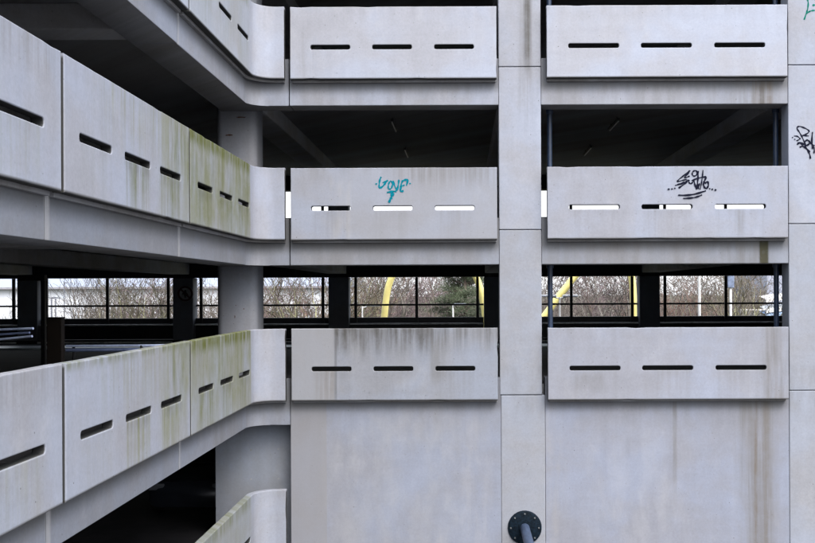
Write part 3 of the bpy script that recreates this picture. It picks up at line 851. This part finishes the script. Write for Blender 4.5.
def bare_tree(seed, height=10.0, spread=.55, stems=1, droop=0.0, twigs=1.0, first=.22):
    g = random.Random(seed)
    bt, bc = bmesh.new(), bmesh.new()
    def rv(s): return Vector((g.gauss(0, s), g.gauss(0, s), g.gauss(0, s * .6)))
    def grow(p, d, L, r, lev):
        bm = bt if lev <= 1 else bc
        nseg = 5 if lev == 0 else (4 if lev < 3 else 3)
        q = p.copy(); dd = d.copy(); rr = r
        for i in range(nseg):
            up = .15 if lev < 3 else .07
            dd = (dd + rv(.13 if lev < 2 else .2) + Vector((0, 0, up - droop * max(0, lev - 1) * .16))).normalized()
            e = q + dd * (L / nseg)
            r2 = max(.009, r * (1 - (i + 1) / nseg * .72))
            seg3(bm, q, e, rr, r2, 7 if lev == 0 else (5 if lev == 1 else 3))
            if lev < 4:
                f = (i + 1) / nseg
                if lev == 0 and f < first: cnt = 0
                else: cnt = (2 if g.random() < .8 else 1) if lev < 2 else (1 if g.random() < (.85, .70)[lev - 2] * twigs else 0)
                for _ in range(cnt):
                    ang = g.uniform(.45, 1.05) * (1 if lev else 1.0) * (spread / .55)
                    az = g.uniform(0, 2 * math.pi)
                    o_ = dd.orthogonal().normalized(); o2 = dd.cross(o_)
                    nd = (dd * math.cos(ang) + (o_ * math.cos(az) + o2 * math.sin(az)) * math.sin(ang)).normalized()
                    l2 = L * g.uniform(.40, .66) * (1 - .35 * f if lev == 0 else 1)
                    if l2 > .34: grow(e, nd, l2, r2 * g.uniform(.55, .75), lev + 1)
            q, rr = e, r2
    for s in range(stems):
        a = 2 * math.pi * s / max(1, stems) + g.random()
        d = Vector((math.cos(a) * .22 * (stems > 1), math.sin(a) * .22 * (stems > 1), 1)).normalized()
        grow(Vector((math.cos(a) * .2 * (stems > 1), math.sin(a) * .2 * (stems > 1), 0)), d, height * g.uniform(.62, .72), height * (.021 if stems == 1 else .014), 0)
    # bring the tip to the asked height
    top = max(v.co.z for v in bc.verts)
    k = height / top
    for b in (bt, bc):
        for v in b.verts: v.co.z *= k
    return bt, bc

bark = {
 'grey': plain('bark_grey', (.17, .155, .14), .9, var=.4, scale=3),
 'olive': plain('bark_olive', (.24, .235, .14), .9, var=.4, scale=3),
 'brown': plain('bark_brown', (.12, .092, .08), .9, var=.4, scale=3)}
twigm = {
 'grey': plain('twig_grey', (.066, .057, .053), .9, var=.5, scale=.6, bump=0),
 'olive': plain('twig_olive', (.095, .085, .06), .9, var=.5, scale=.6, bump=0),
 'red': plain('twig_red', (.115, .068, .056), .9, var=.5, scale=.6, bump=0),
 'purple': plain('twig_purple', (.115, .083, .092), .9, var=.45, scale=.6, bump=0)}
protos = {}
def proto(kind, variant):
    key = (kind, variant)
    if key not in protos:
        pr = {'grey': dict(spread=.44, stems=1, twigs=.9), 'olive': dict(spread=.40, stems=3, twigs=.7, first=.12),
              'red': dict(spread=.42, stems=2, twigs=1.0, first=.1), 'purple': dict(spread=.5, stems=1, droop=.75, twigs=1.1, first=.15)}[kind]
        bt, bc = bare_tree(hash_(kind) + variant * 17, 10.0, **pr)
        tb = {'grey': 'grey', 'olive': 'olive', 'red': 'olive', 'purple': 'brown'}[kind]
        protos[key] = (mesh_from_bm('trunk', bt, [bark[tb]], smooth=60), mesh_from_bm('crown', bc, [twigm[kind]]))
    return protos[key]
def hash_(s): return sum(ord(c) * (i + 3) for i, c in enumerate(s))

TREES = [  # px, distance, kind, variant, height, label
 (1, 50, 'grey', 0, 8.6, 'bare grey tree in the leftmost opening'),
 (99, 44, 'grey', 2, 9.4, 'brownish bare tree left of the leftmost railing post'),
 (109, 60, 'olive', 0, 9.0, 'bare olive tree right behind the leftmost railing post'),
 (92, 52, 'grey', 1, 9.2, 'bare grey tree between the twin lamp posts and the olive tree'),
 (120, 45, 'purple', 2, 9.6, 'fine purplish bare tree beside the leftmost railing post'),
 (163, 46, 'grey', 2, 9.8, 'bare grey tree left of the purplish one by the sign pillar'),
 (271, 48, 'purple', 1, 9.8, 'fine bare tree in the gap right of the rounded column'),
 (134, 47, 'grey', 1, 9.6, 'bare grey tree right of the leftmost railing post'),
 (152, 40, 'olive', 1, 9.9, 'bare olive tree with thick stems left of the sign pillar'),
 (170, 58, 'purple', 0, 9.6, 'fine purplish bare tree close to the sign pillar'),
 (206, 56, 'grey', 0, 9.4, 'bare tree right of the sign pillar'),
 (259, 58, 'grey', 2, 9.4, 'dim grey bare tree beside the rounded column'),
 (284, 40, 'olive', 0, 10.0, 'olive stemmed bare tree left of the reddish one'),
 (300, 50, 'red', 1, 10.2, 'reddish bare tree in the left bay opening'),
 (317, 42, 'olive', 2, 10.0, 'bare tree with yellowish stems beside the railing post'),
 (354, 56, 'red', 0, 10.0, 'reddish bare tree behind the pillar of the left bay'),
 (374, 44, 'grey', 1, 9.9, 'fine grey bare tree left of the first yellow arch leg'),
 (404, 60, 'purple', 1, 10.2, 'purplish bare tree right of the first yellow arch leg'),
 (428, 58, 'purple', 0, 10.2, 'drooping purplish bare tree left of the pine'),
 (446, 70, 'purple', 2, 10.4, 'purplish bare tree partly behind the pine'),
 (552, 58, 'grey', 0, 10.0, 'bare grey tree beside the middle column'),
 (586, 46, 'grey', 2, 10.0, 'dense grey bare tree under the second yellow arch'),
 (606, 58, 'purple', 0, 10.0, 'purplish bare tree under the second yellow arch'),
 (620, 48, 'grey', 1, 9.6, 'bare tree left of the right bay pillar'),
 (664, 58, 'red', 1, 9.4, 'reddish bare tree right of the right bay pillar'),
 (686, 50, 'red', 2, 8.6, 'low reddish bare tree left of the white pole'),
 (713, 56, 'grey', 0, 9.4, 'grey bare tree right of the white pole'),
 (737, 46, 'olive', 0, 9.6, 'olive bare tree under the hanging blue sign'),
 (756, 52, 'olive', 2, 9.6, 'bare olive tree in front of the blue grey block'),
]
for i, (px, Y, kind, var, h, lab) in enumerate(TREES):
    tm, cmh = proto(kind, var)
    t = empty('bare_tree', (X(px, Y), Y, GROUND), lab, 'tree', 'bare trees beyond the car park')
    a = obj('trunk', tm, t, local=True); b = obj('crown', cmh, t, local=True)
    t.scale = (h / 10, h / 10, h / 10); t.rotation_euler = (0, 0, rnd.uniform(0, 6.28))

# pine ------------------------------------------------------------------------
def pine(px, Y, h):
    t = empty('pine_tree', (X(px, Y), Y, GROUND), 'dark green pine with flat needle clumps', 'tree')
    g = random.Random(5)
    bt, bc = bmesh.new(), bmesh.new()
    x0, y0 = X(px, Y), Y
    tube(bt, [(x0, y0, GROUND), (x0 + .1, y0, GROUND + h * .5), (x0 - .1, y0, GROUND + h)], [.22, .15, .03], 10)
    for lev in range(17):
        zz = GROUND + h * (.42 + .55 * lev / 16)
        for k in range(5):
            a = g.uniform(0, 6.28); L = (1 - .62 * lev / 16) * g.uniform(1.0, 2.3)
            e = Vector((x0 + math.cos(a) * L, y0 + math.sin(a) * L, zz + g.uniform(-.1, .4)))
            seg3(bt, Vector((x0, y0, zz)), e, .05, .015, 5)
            for c_ in range(3):
                cc = Vector((x0, y0, zz)).lerp(e, g.uniform(.5, 1.05))
                rr = g.uniform(.35, .62)
                for _ in range(105):
                    p = cc + Vector((g.gauss(0, rr * .6), g.gauss(0, rr * .6), g.gauss(0, rr * .2)))
                    d = (p - cc + Vector((0, 0, .25))).normalized() * g.uniform(.10, .22)
                    w_ = d.orthogonal().normalized() * .016
                    bc.faces.new([bc.verts.new(q) for q in (p - w_, p + w_, p + d)])
    obj('trunk', mesh_from_bm('trunk', bt, [bark['brown']], smooth=60), t)
    obj('crown', mesh_from_bm('crown', bc, [plain('pine_needles', (.06, .078, .045), .8, var=.5, scale=.9, bump=0)]), t)
pine(465, 50, 10.0)

# undergrowth thicket beyond the trees: nobody could count it
bm = bmesh.new(); g = random.Random(31)
for i in range(21000):
    px = g.uniform(60, 800); Y = g.uniform(62, 86)
    x = X(px, Y); top = GROUND + (g.uniform(5.0, 10.6) if px > 338 else g.uniform(4.6, 7.6)) + 1.0 * math.sin(px * .045) + .5 * math.sin(px * .13)
    if px < 85 or px > 764 or (px < 338 and g.random() < .55): continue
    z = g.uniform(GROUND + 4.6, max(GROUND + 5.0, top))
    p = Vector((x, Y, z)); d = Vector((g.gauss(0, .5), g.gauss(0, .3), g.uniform(.1, 1))).normalized() * g.uniform(.5, 1.5)
    w_ = Vector((d.z, 0, -d.x)).normalized() * g.uniform(.012, .04)
    bm.faces.new([bm.verts.new(q) for q in (p - w_, p + w_, p + d)])
n_ = N('thicket'); tc = n_.node('ShaderNodeTexCoord')
n_.put(n_.b.inputs['Base Color'], n_.mix(n_.noise(tc.outputs['Object'], .35, 5, .6), (.062, .062, .048), (.125, .098, .098)))
n_.b.inputs['Roughness'].default_value = .95
o = obj('undergrowth', mesh_from_bm('undergrowth', bm, [n_.mat])); o['kind'] = 'stuff'; o['label'] = 'tangled brown undergrowth behind the bare trees'; o['category'] = 'undergrowth'

# yellow arches ---------------------------------------------------------------
yel = plain('yellow_paint', (.86, .77, .30), .45, var=.1, scale=2)
def arch(pts, Y, w, lab):
    t = empty('yellow_arch', (X(sum(p[0] for p in pts) / len(pts), Y), Y, GROUND), lab, 'arch', 'yellow arches beyond the car park')
    P = catmull([(X(a, Y), Z(b, Y)) for a, b in pts], 8)
    bm = bmesh.new(); tube(bm, [(x, Y, z) for x, z in P], w, 14)
    obj('arch_tube', mesh_from_bm('arch_tube', bm, [yel], smooth=50), t)
    for e in (pts[0], pts[-1]):
        bm = bmesh.new(); x = X(e[0], Y); box(bm, x - .4, x + .4, Y - .4, Y + .4, GROUND, GROUND + .4, .03)
        obj('footing', mesh_from_bm('footing', bm, [M['soffit']]), t)
base_y = VY - GROUND / 50 * F
arch([(374, VY + 7.1 / 36 * F), (377, 370), (384, 318), (385.6, 303), (387.6, 290), (391.4, 278), (400, 259), (415, 239), (434, 231), (452, 239), (467, 259), (476.5, 278), (480.5, 290), (483.2, 303), (485.2, 318), (489, 370), (491, VY + 7.1 / 36 * F)], 36, .132, 'yellow arch seen through the left bay, pine between its legs')
arch([(486, VY + 7.1 / 37 * F), (505, 362), (543, 318), (557, 299), (566, 288), (574, 278), (590, 261), (604, 248), (616, 248), (626, 259), (631.5, 277), (633.3, 296), (634, 318), (635, 362), (638, VY + 7.1 / 37 * F)], 37, .140, 'yellow arch seen through the right bay, left leg leaning more')

# warehouse, blocks, lamps, signs ----------------------------------------------
def wall_mat(name, col, line):
    n = N(name); tc = n.node('ShaderNodeTexCoord')
    sp = n.node('ShaderNodeSeparateXYZ'); n.nt.links.new(tc.outputs['Object'], sp.inputs[0])
    wv = n.math('SINE', n.math('MULTIPLY', sp.outputs[0], 9.0))
    a = n.noise(tc.outputs['Object'], .4, 5, .6)
    c = n.mix(n.math('MULTIPLY', n.step(wv, .7, 1.0), .35), col, line)
    c = n.mix(n.math('MULTIPLY', a, .25), c, line)
    n.put(n.b.inputs['Base Color'], c); n.b.inputs['Roughness'].default_value = .55
    return n.mat
Y = 110.0
wh = empty('warehouse', (X(150, Y), Y, GROUND), 'long white warehouse with a pale blue grey roof edge behind the left trees', 'warehouse')
bm = bmesh.new(); box(bm, X(-60, Y), X(335, Y), Y, Y + 40, GROUND, Z(286.5, Y), .05)
obj('wall', mesh_from_bm('wall', bm, [wall_mat('white_cladding', (.56, .58, .63), (.45, .47, .53))]), wh)
bm = bmesh.new()
x0, x1 = X(-64, Y), X(337, Y)
vs = [bm.verts.new(p) for p in ((x0, Y - .5, Z(286, Y)), (x1, Y - .5, Z(286, Y)), (x1, Y + 20, Z(274, Y + 20)), (x0, Y + 20, Z(274, Y + 20)), (x1, Y + 40.5, Z(286, Y)), (x0, Y + 40.5, Z(286, Y)))]
bm.faces.new((vs[0], vs[1], vs[2], vs[3])); bm.faces.new((vs[3], vs[2], vs[4], vs[5])); bm.faces.new((vs[0], vs[3], vs[5])); bm.faces.new((vs[1], vs[4], vs[2])); bm.faces.new((vs[0], vs[5], vs[4], vs[1]))
obj('roof', mesh_from_bm('roof', bm, [wall_mat('roof_sheet', (.22, .25, .32), (.16, .18, .24))]), wh)
bm = bmesh.new(); box(bm, x0, x1, Y - .7, Y - .51, Z(287.5, Y), Z(285.3, Y), .02)
obj('gutter', mesh_from_bm('gutter', bm, [plain('gutter_grey', (.22, .22, .25), .5)]), wh)
Y = 95.0
ob = empty('office_block', (X(800, Y), Y, GROUND), 'blue grey slab block at the right end of the right bay', 'building')
bm = bmesh.new(); box(bm, X(767, Y), X(860, Y), Y, Y + 14, GROUND, 4.5, .05)
obj('wall', mesh_from_bm('wall', bm, [wall_mat('slate_cladding', (.26, .28, .36), (.20, .21, .27))]), ob)
bm = bmesh.new(); box(bm, X(766, Y), X(861, Y), Y - .2, Y + 14.2, 4.51, 4.9, .05)
obj('roof', mesh_from_bm('roof', bm, [M['soffit']]), ob)
for k in range(3):
    for j in range(2):
        xa = X(772 + 14 * k, Y); za = -5.6 + 2.8 * j
        bm = bmesh.new(); box(bm, xa, xa + 1.1, Y - .07, Y - .01, za, za + 1.5, .01)
        w = obj('window', mesh_from_bm('window', bm, [plain('window_frame_pale', (.6, .6, .62), .5)]), ob)
        bm = bmesh.new(); box(bm, xa + .08, xa + 1.02, Y - .10, Y - .072, za + .08, za + 1.42)
        obj('pane', mesh_from_bm('pane', bm, [plain('window_glass_dark', (.1, .13, .18), .12)]), w)
Y = 58.0
sh = empty('low_kiosk', (X(780, Y), Y, GROUND), 'low pavilion with a white and blue curved awning below the blue grey block', 'pavilion')
bm = bmesh.new(); box(bm, X(764, Y), X(815, Y), Y + .6, Y + 5, GROUND, Z(312, Y), .03)
obj('wall', mesh_from_bm('wall', bm, [plain('kiosk_wall', (.45, .42, .4), .6)]), sh)
for (a, b, col) in ((298, 302, (.62, .60, .60)), (309, 312, (.75, .77, .8)), (313, 317, (.30, .42, .62))):
    bm = bmesh.new()
    P = [(X(763 + 1.0 * k, Y), Z(b - (b - a) * math.sin(math.pi * (k + 6) / 66), Y)) for k in range(0, 54, 3)]
    lo = [bm.verts.new((x, Y - .6, z)) for x, z in P]; hi = [bm.verts.new((x, Y + .8, z + .22)) for x, z in P]
    lo2 = [bm.verts.new((x, Y - .6, z - .18)) for x, z in P]
    for k in range(len(P) - 1):
        bm.faces.new((lo[k], lo[k+1], hi[k+1], hi[k])); bm.faces.new((lo2[k], lo2[k+1], lo[k+1], lo[k]))
    obj('awning', mesh_from_bm('awning', bm, [plain('awning_cloth', col, .6)]), sh)

white = plain('white_pole_paint', (.75, .76, .78), .45, var=.1)
def pole_lamp(px, Y, ztop, arm, lab, r=.07, mat=None, drop=0.0):
    t = empty('street_lamp', (X(px, Y), Y, GROUND), lab, 'street lamp', 'lamp posts beyond the car park')
    x = X(px, Y); mat = mat or white
    bm = bmesh.new(); tube(bm, [(x, Y, GROUND), (x, Y, ztop)], [r, r * .7], 12)
    obj('pole', mesh_from_bm('pole', bm, [mat], smooth=40), t)
    for s in ((-1, 1) if arm > 0 else (1,)):
        a = abs(arm)
        bm = bmesh.new(); tube(bm, [(x, Y, ztop - .05), (x + s * a, Y, ztop + .04)], r * .5, 8)
        am = obj('arm', mesh_from_bm('arm', bm, [mat], smooth=40), t)
        bm = bmesh.new(); box(bm, x + s * a - .28, x + s * a + .28, Y - .12, Y + .12, ztop + .0, ztop + .09, .02)
        obj('lamp_head', mesh_from_bm('lamp_head', bm, [M['galv']]), am)
dark = plain('dark_pole_paint', (.12, .13, .16), .5)
pole_lamp(51.5, 70, Z(295.5, 70), .62, 'twin armed lamp post against the white warehouse', .09, dark)
pole_lamp(55.6, 84, Z(296.5, 84), .5, 'thinner twin armed lamp post right beside the first', .08, dark)
pole_lamp(64.3, 90, Z(281, 90), -.5, 'tall single armed lamp post against the white warehouse', .07, dark)
pole_lamp(559.6, 35, Z(297.5, 35), .40, 'white twin armed lamp post before the leaning yellow leg', .055)
pole_lamp(699.3, 37, Z(262, 37), -.6, 'tall white lamp post in the right bay', .075)
pole_lamp(453, 40, Z(305.5, 40), -.3, 'short white lamp post at the foot of the pine', .05)
pole_lamp(362.3, 38, Z(306, 38), -.45, 'short white lamp post left of the first yellow arch', .04)
Y = 40.0
hs = empty('hanging_sign', (X(731, Y), Y, GROUND), 'blue grey sign box on a white post in the right bay', 'sign')
bm = bmesh.new(); tube(bm, [(X(730.6, Y), Y, GROUND), (X(730.6, Y), Y, Z(289, Y))], .05, 12)
obj('post', mesh_from_bm('post', bm, [white], smooth=40), hs)
bm = bmesh.new(); box(bm, X(727.4, Y), X(733.6, Y), Y - .1, Y + .1, Z(288.9, Y), Z(275, Y), .02)
obj('sign_box', mesh_from_bm('sign_box', bm, [plain('sign_blue', (.16, .20, .30), .5)]), hs)
# ------------------------------------------------------------------ light, sky, camera
SUN_EL, SUN_AZ = R(52), R(150)     # azimuth from +Y, clockwise seen from above: behind the camera to its right
sc = bpy.context.scene
w = bpy.data.worlds.new('World'); sc.world = w; w.use_nodes = True
nt = w.node_tree
bg = nt.nodes['Background']
sky = nt.nodes.new('ShaderNodeTexSky'); sky.sky_type = 'NISHITA'; sky.sun_disc = False
sky.sun_elevation = SUN_EL; sky.sun_rotation = SUN_AZ
sky.air_density = 1.5; sky.dust_density = 4.0; sky.ozone_density = 1.5
hs_ = nt.nodes.new('ShaderNodeHueSaturation'); hs_.inputs['Saturation'].default_value = 0.40
nt.links.new(sky.outputs[0], hs_.inputs['Color'])
# overcast: the cloud deck is brighter overhead than at the horizon
tcw = nt.nodes.new('ShaderNodeTexCoord'); spw = nt.nodes.new('ShaderNodeSeparateXYZ'); nt.links.new(tcw.outputs['Generated'], spw.inputs[0])
mr = nt.nodes.new('ShaderNodeMapRange'); nt.links.new(spw.outputs[2], mr.inputs['Value'])
mr.inputs['From Min'].default_value = 0; mr.inputs['From Max'].default_value = 1; mr.inputs['To Min'].default_value = 1.9; mr.inputs['To Max'].default_value = 5.0
sv = nt.nodes.new('ShaderNodeVectorMath'); sv.operation = 'SCALE'
hz_ = nt.nodes.new('ShaderNodeMix'); hz_.data_type = 'RGBA'          # white haze low in the sky
mh = nt.nodes.new('ShaderNodeMapRange'); mh.interpolation_type = 'SMOOTHSTEP'; nt.links.new(spw.outputs[2], mh.inputs['Value'])
mh.inputs['From Min'].default_value = .05; mh.inputs['From Max'].default_value = .40; mh.inputs['To Min'].default_value = .9; mh.inputs['To Max'].default_value = 0
nt.links.new(mh.outputs[0], hz_.inputs[0]); nt.links.new(hs_.outputs[0], hz_.inputs[6]); hz_.inputs[7].default_value = (4.6, 4.7, 4.9, 1)
nt.links.new(hz_.outputs[2], sv.inputs[0]); nt.links.new(mr.outputs[0], sv.inputs['Scale'])
nt.links.new(sv.outputs[0], bg.inputs['Color'])
bg.inputs['Strength'].default_value = 0.15
ld = bpy.data.lights.new('sun', 'SUN'); ld.energy = 0.8; ld.angle = R(25); ld.color = (1.0, .97, .93)
lo = bpy.data.objects.new('sun', ld); C.objects.link(lo)
sd = Vector((math.sin(SUN_AZ) * math.cos(SUN_EL), math.cos(SUN_AZ) * math.cos(SUN_EL), math.sin(SUN_EL)))
lo.rotation_euler = (-sd).to_track_quat('-Z', 'Y').to_euler(); lo.location = sd * 60

cd = bpy.data.cameras.new('camera'); cam = bpy.data.objects.new('camera', cd); C.objects.link(cam)
cd.sensor_width = 36; cd.sensor_fit = 'HORIZONTAL'
cd.lens = F / 815 * 36
cd.shift_x = -(VX - 407.5) / 815
cd.shift_y = (VY - 271.5) / 815
cd.clip_start = .1; cd.clip_end = 4000
cam.matrix_world = Matrix.Rotation(R(90), 4, 'X') @ Matrix.Rotation(-.0042, 4, 'Z')
sc.camera = cam
sc.view_settings.view_transform = 'Standard'; sc.view_settings.look = 'None'
sc.view_settings.exposure = 0; sc.view_settings.gamma = 1
sc.render.resolution_x, sc.render.resolution_y = 1024, 682
sc.cycles.max_bounces = 4
